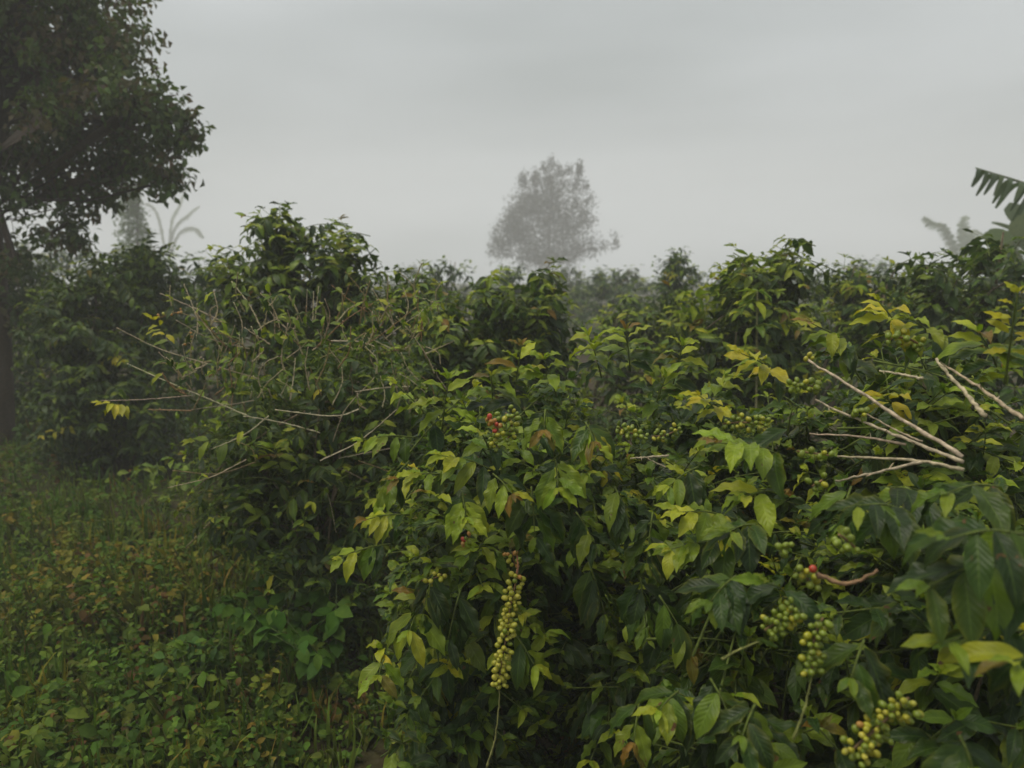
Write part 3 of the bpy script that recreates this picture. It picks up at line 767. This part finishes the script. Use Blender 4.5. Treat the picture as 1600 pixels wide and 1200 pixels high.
mid_bush((2.2, 5.8), 'pale green coffee bush filling the gap between the rounded and the tall one',
    [ell(1270, 1420, 420, 5.8, 0.2, .6, 1.4), ell(1290, 1350, 395, 5.8, 1.0, .3, .35), ell(1375, 1420, 388, 5.7, 1.0, .3, .25)], 150, T=T_FAR, young=.6, yfrac=.7)
mid_bush((2.25, 9.2), 'hazy round headed coffee bush above its neighbours, right of the distant tree',
    [ell(1012, 1092, 385, 9.2, 0.9, .4, 1.0), ell(960, 1120, 430, 9.2, 0.1, .8, 1.0)], 130, T=T_FAR, young=.3)

# slender sapling in front of the rounded bush
SP = empty('coffee_sapling', tuple(at(1182, 560, 3.9)[:2]) + (0,), 'slender coffee sapling with pale leaf whorls before the rounded bush', 'sapling')
g = Geo(); lv = Leaves(); base = np.array(SP.location); top = at(1183, 455, 3.9)
tube(g, curve([base, (base + top) / 2 + np.array((.02, 0, 0)), top], 10), np.linspace(.009, .004, 11), (0.2, 0.19, 0.09), 6)
link('stem', g.mesh('stem', base), SP, (M_BARK,))
g = Geo()
for z, k, l in ((0, 8, .11), (-.05, 6, .12), (-.18, 4, .12), (-.32, 4, .11), (-.42, 2, .1)):
    for q in range(k):
        a = random.uniform(0, 6.28)
        lv.add(top + np.array((0, 0, z)), (math.cos(a), math.sin(a), random.uniform(-.5, .35)), (0, 0, 1), l, jit(random.choice(YNG + MIDC)))
lv.into(g, T_MID); link('crown', g.mesh('crown', base), SP, (M_LEAF,))

# ------------------------------------------------------------------ far bushes: three kinds, copied
def far_kind(seed, tall):
    random.seed(seed)
    o = empty('coffee_bush', (0, 0, 0), 'x', 'coffee bush', 'coffee bushes fading into the mist')
    lb = [(0, 0, tall * .5, .85, .85, tall * .5, 1.5), (.3, .1, tall * .75, .35, .35, tall * .3, .4), (-.35, 0, tall * .72, .35, .35, tall * .3, .4)]
    finish_bush(o, lb, 130, .15, T_FAR, M_FAR, (), pairs=(3, 5), young=.4, yfrac=.5, stems=2, r=.02, limbs=6, stem=False)
    return o
kinds = [far_kind(s, h) for s, h in ((1, 1.85), (2, 2.0), (3, 1.75))]
def copy_tree(o):
    c = o.copy(); col.objects.link(c)
    for ch in o.children:
        d = ch.copy(); col.objects.link(d); d.parent = c
    return c
FAR = [(20, 376, 24, 'misty coffee bush at the far left beyond the dark ones'), (95, 374, 17, 'misty coffee bush under the hanging branches of the big tree'),
       (330, 385, 9.0, 'misty coffee bush showing left of the tall pointed one'), (700, 398, 12, 'misty coffee bush in the dip left of the distant tree'),
       (640, 410, 30, 'faint coffee bush just right of the tall pointed one'), (890, 410, 24, 'faint coffee bush right below the distant tree'),
       (950, 415, 22, 'misty coffee bush a little right of the distant tree'), (985, 418, 55, 'faintest coffee bush in the gap right of the distant tree'),
       (1105, 408, 16, 'misty coffee bush behind the rounded bright green one'), (1310, 402, 9.5, 'misty coffee bush between rounded and pale bushes at right'),
       (1360, 398, 22, 'faint coffee bush beyond the pale one at right'), (800, 405, 15, 'misty coffee bush at the foot of the distant tree'),
       (230, 372, 9.5, 'misty coffee bush behind the dark rounded one at left'), (1560, 395, 9.0, 'misty coffee bush near right edge below the banana leaf')]
for i, (px, ytop, Y, lab) in enumerate(FAR):
    o = kinds[i] if i < 3 else copy_tree(kinds[i % 3])
    p = at(px, ytop, Y)
    h = (1.85, 2.0, 1.75)[i % 3]
    s = p[2] / (h * 1.03)
    o.location = (p[0], Y, 0); o.scale = (s * random.uniform(.9, 1.1), s, s); o.rotation_euler = (0, 0, random.uniform(0, 6.28))
    o['label'] = lab

for (px, Y) in [(560, 26), (600, 38), (680, 22), (735, 34), (770, 50), (840, 26), (872, 62), (925, 70), (965, 34), (1010, 26), (1045, 44), (1090, 58), (1140, 24), (1190, 36), (1255, 28), (1300, 48), (1420, 30), (905, 19), (960, 15.5), (880, 33), (1000, 80), (940, 95), (845, 88), (1060, 75), (150, 30), (300, 26), (360, 40)]:
    o = copy_tree(random.choice(kinds))
    s = random.uniform(.74, .92)
    o.location = (at(px, 430, Y)[0], Y, 0); o.scale = (s * random.uniform(1.1, 1.5), s * 1.2, s); o.rotation_euler = (0, 0, random.uniform(0, 6.28))
    o['label'] = 'one of the faintest coffee bushes, in the far rows dissolving into the mist'

# ------------------------------------------------------------------ big tree at left
TY = 7.2
tf = at(-4, 700, TY); tf[2] = 0
TR = empty('shade_tree', tf, 'large broadleaf tree at left edge with its dark leafy crown reaching over the sky', 'tree')
CL = [(-40, -60, 170), (60, -40, 150), (150, 20, 90), (40, 60, 110), (110, 90, 85), (165, 60, 45), (180, 130, 60), (150, 190, 75), (230, 170, 52), (275, 170, 36), (270, 215, 45), (225, 220, 52), (295, 200, 24),
      (250, 262, 34), (265, 280, 22), (200, 240, 50), (60, 170, 60), (20, 230, 42), (100, 240, 50), (150, 270, 46), (185, 285, 30), (60, 290, 44), (15, 312, 26), (110, 315, 34), (165, 318, 22), (-60, 120, 130), (0, 440, 46), (16, 500, 42), (-20, 390, 60), (30, 410, 34), (120, 150, 58), (90, 200, 52), (205, 155, 38), (40, 270, 40), (150, 230, 40),
      (-80, 250, 80), (-160, 60, 190), (180, 70, 28), (195, 105, 22), (30, 120, 60), (-10, 10, 120), (105, 345, 14), (75, 368, 9), (120, 372, 8)]
gw = Geo()
k_top = at(-50, 90, TY)
fork = at(-14, 370, TY)
tube(gw, curve([tf - np.array((0, 0, .05)), at(-4, 560, TY), fork, k_top], 16), np.linspace(.15, .07, 16)[:len(curve([tf, tf, tf, tf], 16))], (0.075, 0.055, 0.038), 10)
lv = Leaves(); g = Geo()
for (px, py, r) in CL:
    dY = random.uniform(-.7, .7) if r > 50 else random.uniform(-.35, .35)
    c = at(px, py, TY + dY); R = r / FPX * TY
    a = fork + (k_top - fork) * min(.95, max(.05, random.random()))
    if py < 260: tube(gw, curve([a, (a + c) / 2 + np.array((0, 0, .12)), c], 7), np.linspace(.013 if r > 60 else .009, .004, 8)[:len(curve([a, a, a], 7))], (0.07, 0.055, 0.04), 6)
    nsub = max(5, int((R / .13) ** 2 * (2.4 if r < 60 else 1.9)))
    for s in range(nsub):
        q = RNG.normal(0, 1, 3); q /= np.linalg.norm(q)
        sc = c + q * R * random.uniform(.3, 1.0) * np.array((1, 1, .9))
        if random.random() < .5: tube(gw, curve([c, (c + sc) / 2, sc], 3), [.005, .004, .003][:len(curve([c, c, c], 3))], (0.12, 0.09, 0.07), 4)
        tint = random.choice([(.085, .125, .045), (.10, .145, .045), (.07, .10, .04), (.115, .10, .055)])
        for kk in range(random.randint(20, 30)):
            o = RNG.normal(0, .062, 3)
            d = unit(RNG.normal(0, .6, 3) + q * .5 + np.array((0, 0, -.35)))
            lv.add(sc + o, d, unit(np.array((0, 0, .7)) + RNG.normal(0, .5, 3)), random.uniform(.06, .11), jit(tint, .3))
lv.into(g, T_TREE)
link('trunk', gw.mesh('trunk', tf), TR, (M_BARK,))
link('crown', g.mesh('crown', tf), TR, (M_FAR,))

# ------------------------------------------------------------------ the tree far off in the mist
DY = 74.0
df = at(858, 430, DY); df[2] = 0
DT = empty('misty_tree', df, 'hazy grey tree standing alone in the mist beyond the bushes', 'tree')
gw = Geo(); lv = Leaves(); g = Geo()
dtop = at(862, 275, DY)
tube(gw, curve([df, at(858, 400, DY), dtop], 12), np.linspace(.22, .04, 13), (.12, .1, .08), 8)
DC = [(850, 262, 5), (852, 285, 8), (872, 268, 5), (890, 266, 4), (835, 274, 5), (900, 300, 8), (820, 282, 4), (850, 408, 26), (888, 404, 20), (820, 402, 18), (802, 352, 28), (812, 322, 20), (916, 342, 16), (921, 312, 10), (780, 386, 16), (815, 284, 6), (880, 276, 6), (906, 262, 4), (840, 278, 6), (925, 395, 12), (770, 392, 8), (850, 350, 55), (815, 368, 34), (800, 358, 26), (790, 382, 26), (880, 330, 36), (845, 315, 36), (865, 300, 24), (890, 370, 38), (905, 350, 20), (830, 325, 26), (860, 270, 9), (862, 258, 5), (864, 285, 13), (820, 300, 14), (812, 330, 18),
      (903, 280, 7), (905, 270, 5), (895, 295, 12), (913, 290, 5), (910, 325, 14), (925, 382, 12), (945, 384, 10), (962, 380, 8), (905, 390, 20), (840, 395, 40), (875, 400, 26), (782, 368, 12), (800, 340, 9), (835, 285, 8)]
for (px, py, r) in DC:
    c = at(px, py, DY + random.uniform(-.6, .6)); R = r / FPX * DY
    a = df + (dtop - df) * min(.95, max(.25, (c[2] - .6) / dtop[2] * .8))
    tube(gw, curve([a, (a + c) / 2, c], 5), np.linspace(.05, .012, 6)[:len(curve([a, a, a], 5))], (.12, .1, .08), 5)
    for s in range(max(14, int((R / .2) ** 2 * 1.05))):
        q = RNG.normal(0, 1, 3); q /= np.linalg.norm(q)
        sc = c + np.clip(RNG.normal(0, .42, 3), -1.0, 1.0) * R * (np.array((1, 1, 1)) if r > 9 else np.array((.7, .7, 2.6)))
        for kk in range(9):
            lv.add(sc + RNG.normal(0, .26 if r > 9 else .16, 3), unit(RNG.normal(0, 1, 3) + np.array((0, 0, .5))), RNG.normal(0, 1, 3), random.uniform(.16, .32), jit((.05, .06, .035), .3))
lv.into(g, T_TREE)
link('trunk', gw.mesh('trunk', df), DT, (M_BARK,))
link('crown', g.mesh('crown', df), DT, (M_FAR,))

# ------------------------------------------------------------------ banana plants
def banana_leaf(thing, pts, halfw, torn=0.75, hang=0.9, c=(.06, .1, .035), roll=0.0):
    """midrib through pts; the blade on both sides torn into strips that hang"""
    org = np.array(thing.location)
    P = curve(pts, 40); n = len(P); g = Geo()
    tube(g, P, np.linspace(.028, .006, n), mixc(c, (.2, .22, .08), .5), 6)
    tg = np.gradient(P, axis=0)
    S = np.cumsum(np.r_[0, np.linalg.norm(np.diff(P, axis=0), axis=1)]); Lt = S[-1]
    for sg in (-1, 1):
        s = Lt * .16
        while s < Lt * .985:
            w = random.uniform(.035, .08) if random.random() < torn else random.uniform(.2, .4)
            t = s / Lt; hw = halfw * math.sin(math.pi * min(1, (t - .1) / .93)) ** .55 * random.uniform(.8, 1.08)
            hg = hang * random.uniform(.6, 1.5)
            strip = []
            m = 7
            for e in (0, 1):
                ss = min(s + w * e, Lt * .999)
                i0 = min(np.searchsorted(S, ss, side='right') - 1, n - 2); k = (ss - S[i0]) / (S[i0 + 1] - S[i0])
                p = P[i0] + (P[i0 + 1] - P[i0]) * k; d = unit(tg[i0]); sd = unit(np.cross(d, (0.02, 0, 1.0))); sd = (sd * math.cos(roll) + np.cross(d, sd) * math.sin(roll)) * sg
                row = []
                q = p.copy(); ang = .35 - .6 * hang * random.uniform(.8, 1.2)
                for j in range(m + 1):
                    row.append(q + d * (.12 * hw * j / m) * 1.0)
                    nar = (1 - .55 * (j / m) ** 2)
                    q = q + (sd * math.cos(ang) + np.array((0, 0, 1.0)) * math.sin(ang) + d * .35) * hw / m
                    ang = max(-1.45, ang - hg * 2.6 / m)
                strip.append(row)
            V = []
            for j in range(m + 1):
                cen = (strip[0][j] + strip[1][j]) / 2; k = 1 - .7 * (j / m) ** 2.5
                V += [cen + (strip[0][j] - cen) * k, cen + (strip[1][j] - cen) * k]
            F = [(2 * j, 2 * j + 1, 2 * j + 3, 2 * j + 2) for j in range(m)]
            g.add(V, F, jit(c, .2))
            s += w * (random.uniform(1.25, 2.1) if torn > .9 else random.uniform(.92, 1.06))
    link('leaf', g.mesh('leaf', org), thing, (M_BANANA,))

def banana_plant(foot, label, leaves, h, halfw=.3, hang=.9, torn=.75, roll=0.0, c=(.06, .1, .035)):
    o = empty('banana_plant', foot, label, 'banana plant')
    foot = np.asarray(foot, float); g = Geo(); tp = foot + np.array((.05, 0, h))
    tube(g, curve([foot, (foot + tp) / 2 + np.array((.04, 0, 0)), tp], 10), np.linspace(.15, .07, 11), (.13, .13, .06), 10)
    link('stem', g.mesh('stem', foot), o, (M_BARK,))
    for pts in leaves: banana_leaf(o, [tp] + pts, halfw, torn, hang, c, roll)
    return o
Yb = 8.6
bf = at(1790, 430, Yb); bf[2] = 0
banana_plant(bf, 'banana plant beyond right edge with a torn dark leaf arching in against the sky',
    [[at(1715, 290, Yb), at(1640, 296, Yb - .05), at(1575, 278, Yb - .1), at(1524, 262, Yb - .15)], [at(1850, 250, Yb), at(1920, 270, Yb), at(1980, 330, Yb)], [at(1770, 200, Yb + .3), at(1740, 120, Yb + .6), at(1720, 90, Yb + .9)]], 2.1, .42, 1.25, 1.0)
Yc = 13.5
bf = at(1650, 430, Yc); bf[2] = 0
banana_plant(bf, 'pale misty banana plant at right edge behind the sparse topped coffee bush',
    [[at(1610, 365, Yc), at(1575, 385, Yc), at(1545, 425, Yc)], [at(1630, 350, Yc + .3), at(1590, 375, Yc + .4), at(1570, 410, Yc + .5)], [at(1690, 330, Yc), at(1730, 340, Yc), at(1760, 380, Yc)]], 1.7, .6, .12, .4, 1.2, (.13, .18, .085))
Yd = 62
bf = at(1500, 430, Yd); bf[2] = 0
banana_plant(bf, 'faint banana plant with one leaf tip showing left of the tall right bush',
    [[at(1478, 362, Yd), at(1458, 350, Yd), at(1442, 340, Yd)], [at(1520, 365, Yd), at(1545, 372, Yd)], [at(1505, 350, Yd), at(1512, 338, Yd)]], 2.2, .6, .35, .9, .7, (.13, .18, .085))
Ye = 95
bf = at(262, 430, Ye); bf[2] = 0
banana_plant(bf, 'faint banana plant in the mist at left with one leaf slanting up to the right',
    [[at(268, 350, Ye), at(280, 322, Ye), at(293, 288, Ye)], [at(272, 360, Ye), at(296, 335, Ye), at(312, 322, Ye)], [at(250, 350, Ye), at(240, 326, Ye), at(226, 318, Ye)], [at(278, 368, Ye), at(302, 358, Ye), at(318, 372, Ye)]], 2.6, .62, .3, .9, .8, (.13, .18, .085))
# pale slender tree beside it
PT = empty('misty_tree', (at(212, 430, 30)[0], 30, 0), 'pale green pointed tree in the mist beside the faint banana at left', 'tree')
g = Geo(); lv = Leaves(); gw = Geo(); pf = np.array(PT.location); ptop = at(214, 288, 30)
tube(gw, curve([pf, (pf + ptop) / 2, ptop], 8), np.linspace(.12, .02, 9), (.13, .11, .08), 6)
for k in range(420):
    t = random.random() ** .8; z = 1.2 + (ptop[2] - 1.2) * t; r = (.75 * (1 - t) ** .7 + .12) * random.random() ** .5; a = random.uniform(0, 6.28)
    c = np.array((pf[0] + r * math.cos(a), pf[1] + r * math.sin(a), z))
    for j in range(7): lv.add(c + RNG.normal(0, .1, 3), RNG.normal(0, 1, 3), RNG.normal(0, 1, 3), random.uniform(.1, .18), jit((.13, .19, .08), .2))
lv.into(g, T_TREE)
link('trunk', gw.mesh('trunk', pf), PT, (M_BARK,)); link('crown', g.mesh('crown', pf), PT, (M_FAR,))

# ------------------------------------------------------------------ ground cover
def patch(x, y):
    return (math.sin(x * 1.7 + 1.3) * math.cos(y * 1.2 - .5) + .6 * math.sin(x * 3.7 - y * 2.9) + .4 * math.sin(x * 7.1 + y * 6.3)) / 2
lv = Leaves(); gr = Leaves(); g = Geo()
GC = [(.075, .14, .018), (.095, .16, .02), (.10, .135, .02), (.12, .165, .022), (.06, .115, .018)]
GY = [(.20, .175, .025), (.22, .17, .03), (.17, .17, .025)]
GB = [(.16, .095, .035), (.14, .085, .03)]
nplant = 0
while nplant < 9500:
    Y = 1.5 + 8.5 * random.random() ** 1.5
    X = random.uniform(-.82 * Y - .4, .25)
    q = patch(X, Y); q2 = patch(X * 1.9 + 4.2, Y * 2.1 - 1.7)
    soil = math.exp(-(((X + 3.2) / 1.15) ** 2 + ((Y - 6.3) / 1.0) ** 2)) + .8 * math.exp(-(((X + .5) / .35) ** 2 + ((Y - 2.3) / .3) ** 2))
    if random.random() < soil * .97 or (q < -.5 and random.random() < .5) or (q2 < -.6 and random.random() < .7): continue
    nplant += 1
    h = max(.03, (.10 + .10 * q + .08 * q2) * random.uniform(.5, 1.9))
    yel = math.exp(-(((X + 2.1) / .9) ** 2 + ((Y - 4.0) / .6) ** 2))
    z0 = float(terrain(X, Y))
    pal = GY if random.random() < .05 + .42 * yel else GB if random.random() < .04 else GC
    base = random.choice(pal)
    kind_ = random.random()
    if kind_ < .2:                        # a tuft of grass
        for k in range(random.randint(4, 9)):
            a = random.uniform(0, 6.28)
            gr.add(np.array((X + random.gauss(0, .02), Y + random.gauss(0, .02), z0 - .01)), (math.cos(a) * .6, math.sin(a) * .6, random.uniform(.4, 1.2)), (math.cos(a), math.sin(a), .3), random.uniform(.08, .24), jit(base, .25))
    elif kind_ < .75:                     # a small stalk with leaves at every height
        lean = RNG.normal(0, .25, 2); ll = random.choice((.022, .03, .04, .05)) * random.uniform(.8, 1.2)
        gr.add(np.array((X, Y, z0 - .01)), (lean[0], lean[1], 1), (lean[1], .4, .1), h * 1.05, jit((.10, .11, .04)))
        for k in range(random.randint(8, 16)):
            t = random.uniform(.15, 1.0); a = random.uniform(0, 6.28)
            lv.add(np.array((X + lean[0] * h * t, Y + lean[1] * h * t, z0 + h * t)), (math.cos(a), math.sin(a), random.uniform(-.6, .7)), (RNG.normal(0, .4), RNG.normal(0, .4), 1), ll * (1.25 - .5 * t), jit(base, .22))
    else:                                 # a creeping mat
        ll = random.choice((.02, .028, .04, .06)) * random.uniform(.8, 1.2)
        for k in range(random.randint(9, 18)):
            a = random.uniform(0, 6.28); r = random.random() ** .5 * (.05 + h * .55)
            lv.add(np.array((X + r * math.cos(a), Y + r * math.sin(a), z0 + h * .7 * random.uniform(.1, 1.0))), (math.cos(a), math.sin(a), random.uniform(-.5, .5)), (RNG.normal(0, .45), RNG.normal(0, .45), 1), ll * random.uniform(.7, 1.3), jit(base, .25))
lv.into(g, T_WEED); gr.into(g, T_GRASS)
gc = link('ground_cover', g.mesh('ground_cover'), None, (M_WEED,))
tag(gc, 'low tangle of weeds and grass covering the ground at left', 'weeds', kind='stuff')
# fallen leaves
lv = Leaves(); g = Geo()
for k in range(260):
    Y = 1.6 + 7 * random.random() ** 1.4; X = random.uniform(-.8 * Y - .3, .4)
    lv.add(np.array((X, Y, float(terrain(X, Y)) + random.uniform(.004, .03))), (RNG.normal(), RNG.normal(), RNG.normal(0, .15)), (RNG.normal(0, .2), RNG.normal(0, .2), 1), random.uniform(.04, .1), jit(random.choice(GB + [(.2, .11, .04), (.24, .15, .05)]), .3))
lv.into(g, T_WEED)
tag(link('leaf_litter', g.mesh('leaf_litter'), None, (M_WEED,)), 'fallen brown leaves strewn over the soil under the bushes', 'leaf litter', kind='stuff')

# weeds one can tell apart
def weed(px, py, Y, label, h, n, ll, pal, group=None, arch=False):
    p = at(px, py, Y); f = np.array((p[0], p[1], float(terrain(p[0], p[1]))))
    o = empty('weed_plant', f, label, 'weed', group)
    gs = Geo(); g = Geo(); lv = Leaves()
    for s in range(max(3, n // 9)):
        a = random.uniform(0, 6.28); e = f + np.array((math.cos(a) * h * .5, math.sin(a) * h * .5, h * random.uniform(.6, 1)))
        if arch: e[2] = f[2] + h * .75
        pts = curve([f, f * .5 + e * .5 + np.array((0, 0, h * (.45 if arch else .12))), e], 8)
        tube(gs, pts, np.linspace(.004, .0015, len(pts)), jit((.1, .14, .04)), 5)
        for k in range(9):
            i = random.randint(2, len(pts) - 1); a2 = random.uniform(0, 6.28)
            lv.add(pts[i], (math.cos(a2), math.sin(a2), random.uniform(-.5, .3)), (RNG.normal(0, .3), -.35 + RNG.normal(0, .3), 1), ll * random.uniform(.7, 1.25), jit(random.choice(pal), .2))
    lv.into(g, T_WEED if ll < .09 else T_MID)
    link('stem', gs.mesh('stem', f), o, (M_BARK,)); link('foliage', g.mesh('foliage', f), o, (M_WEED,))
LUSH = [(.06, .135, .016), (.075, .15, .018), (.05, .115, .016)]
weed(455, 1010, 2.9, 'lush broad leaved weed under the left side of the front coffee bush', .42, 70, .085, LUSH)
weed(520, 960, 2.75, 'lush dark weed tucked against the front coffee bush, right of the broad leaved one', .45, 60, .08, LUSH)
weed(400, 960, 3.2, 'lush mid green weed left of the broad leaved one, beside open grass', .32, 54, .075, LUSH)
weed(300, 1060, 2.7, 'short bright weed in the middle of the grassy ground', .25, 45, .06, [(.07, .14, .03)])
weed(250, 790, 4.7, 'pale yellow green weed arching over, under the half bare bush', .5, 40, .1, [(.17, .22, .045), (.13, .19, .04)], arch=True)
weed(150, 715, 6.2, 'low weedy shrub beyond the bare soil, in front of the dark bush', .55, 90, .09, [(.06, .11, .03), (.1, .14, .03)])
weed(70, 705, 6.3, 'low weedy shrub beside the tree trunk at left', .4, 60, .08, [(.06, .11, .03)])
ST = empty('dry_stalk', at(290, 850, 3.6), 'thin dry stalk leaning over the weeds below the half bare bush', 'stalk')
g = Geo(); p0 = np.array(ST.location); p0[2] = max(p0[2], 0.0); ST.location = p0
tube(g, curve([p0 - np.array((0, 0, .02)), at(345, 800, 3.5), at(392, 768, 3.4)], 10), .004, (.26, .22, .11), 6)
link('stem', g.mesh('stem', p0), ST, (M_BARK,))

# ------------------------------------------------------------------ haze
hz = Geo()
x0, x1, y0, y1, z0, z1 = -158, 158, -158, 158, -1.2, 22.0
hz.add([(x0, y0, z0), (x1, y0, z0), (x1, y1, z0), (x0, y1, z0), (x0, y0, z1), (x1, y0, z1), (x1, y1, z1), (x0, y1, z1)],
       [(0, 3, 2, 1), (4, 5, 6, 7), (0, 1, 5, 4), (1, 2, 6, 5), (2, 3, 7, 6), (3, 0, 4, 7)], (1, 1, 1))
hm = bpy.data.materials.new('haze'); hm.use_nodes = True; ht = hm.node_tree; ht.nodes.clear()
ho = ht.nodes.new('ShaderNodeOutputMaterial'); pv = ht.nodes.new('ShaderNodeVolumePrincipled')
pv.inputs['Color'].default_value = (0.98, 0.985, 0.99, 1); pv.inputs['Density'].default_value = HAZE; pv.inputs['Anisotropy'].default_value = 0.1
ht.links.new(pv.outputs[0], ho.inputs['Volume'])
tag(link('haze', hz.mesh('haze', smooth=False), None, (hm,)), 'pale mist filling the air over the plantation', 'mist', kind='stuff')
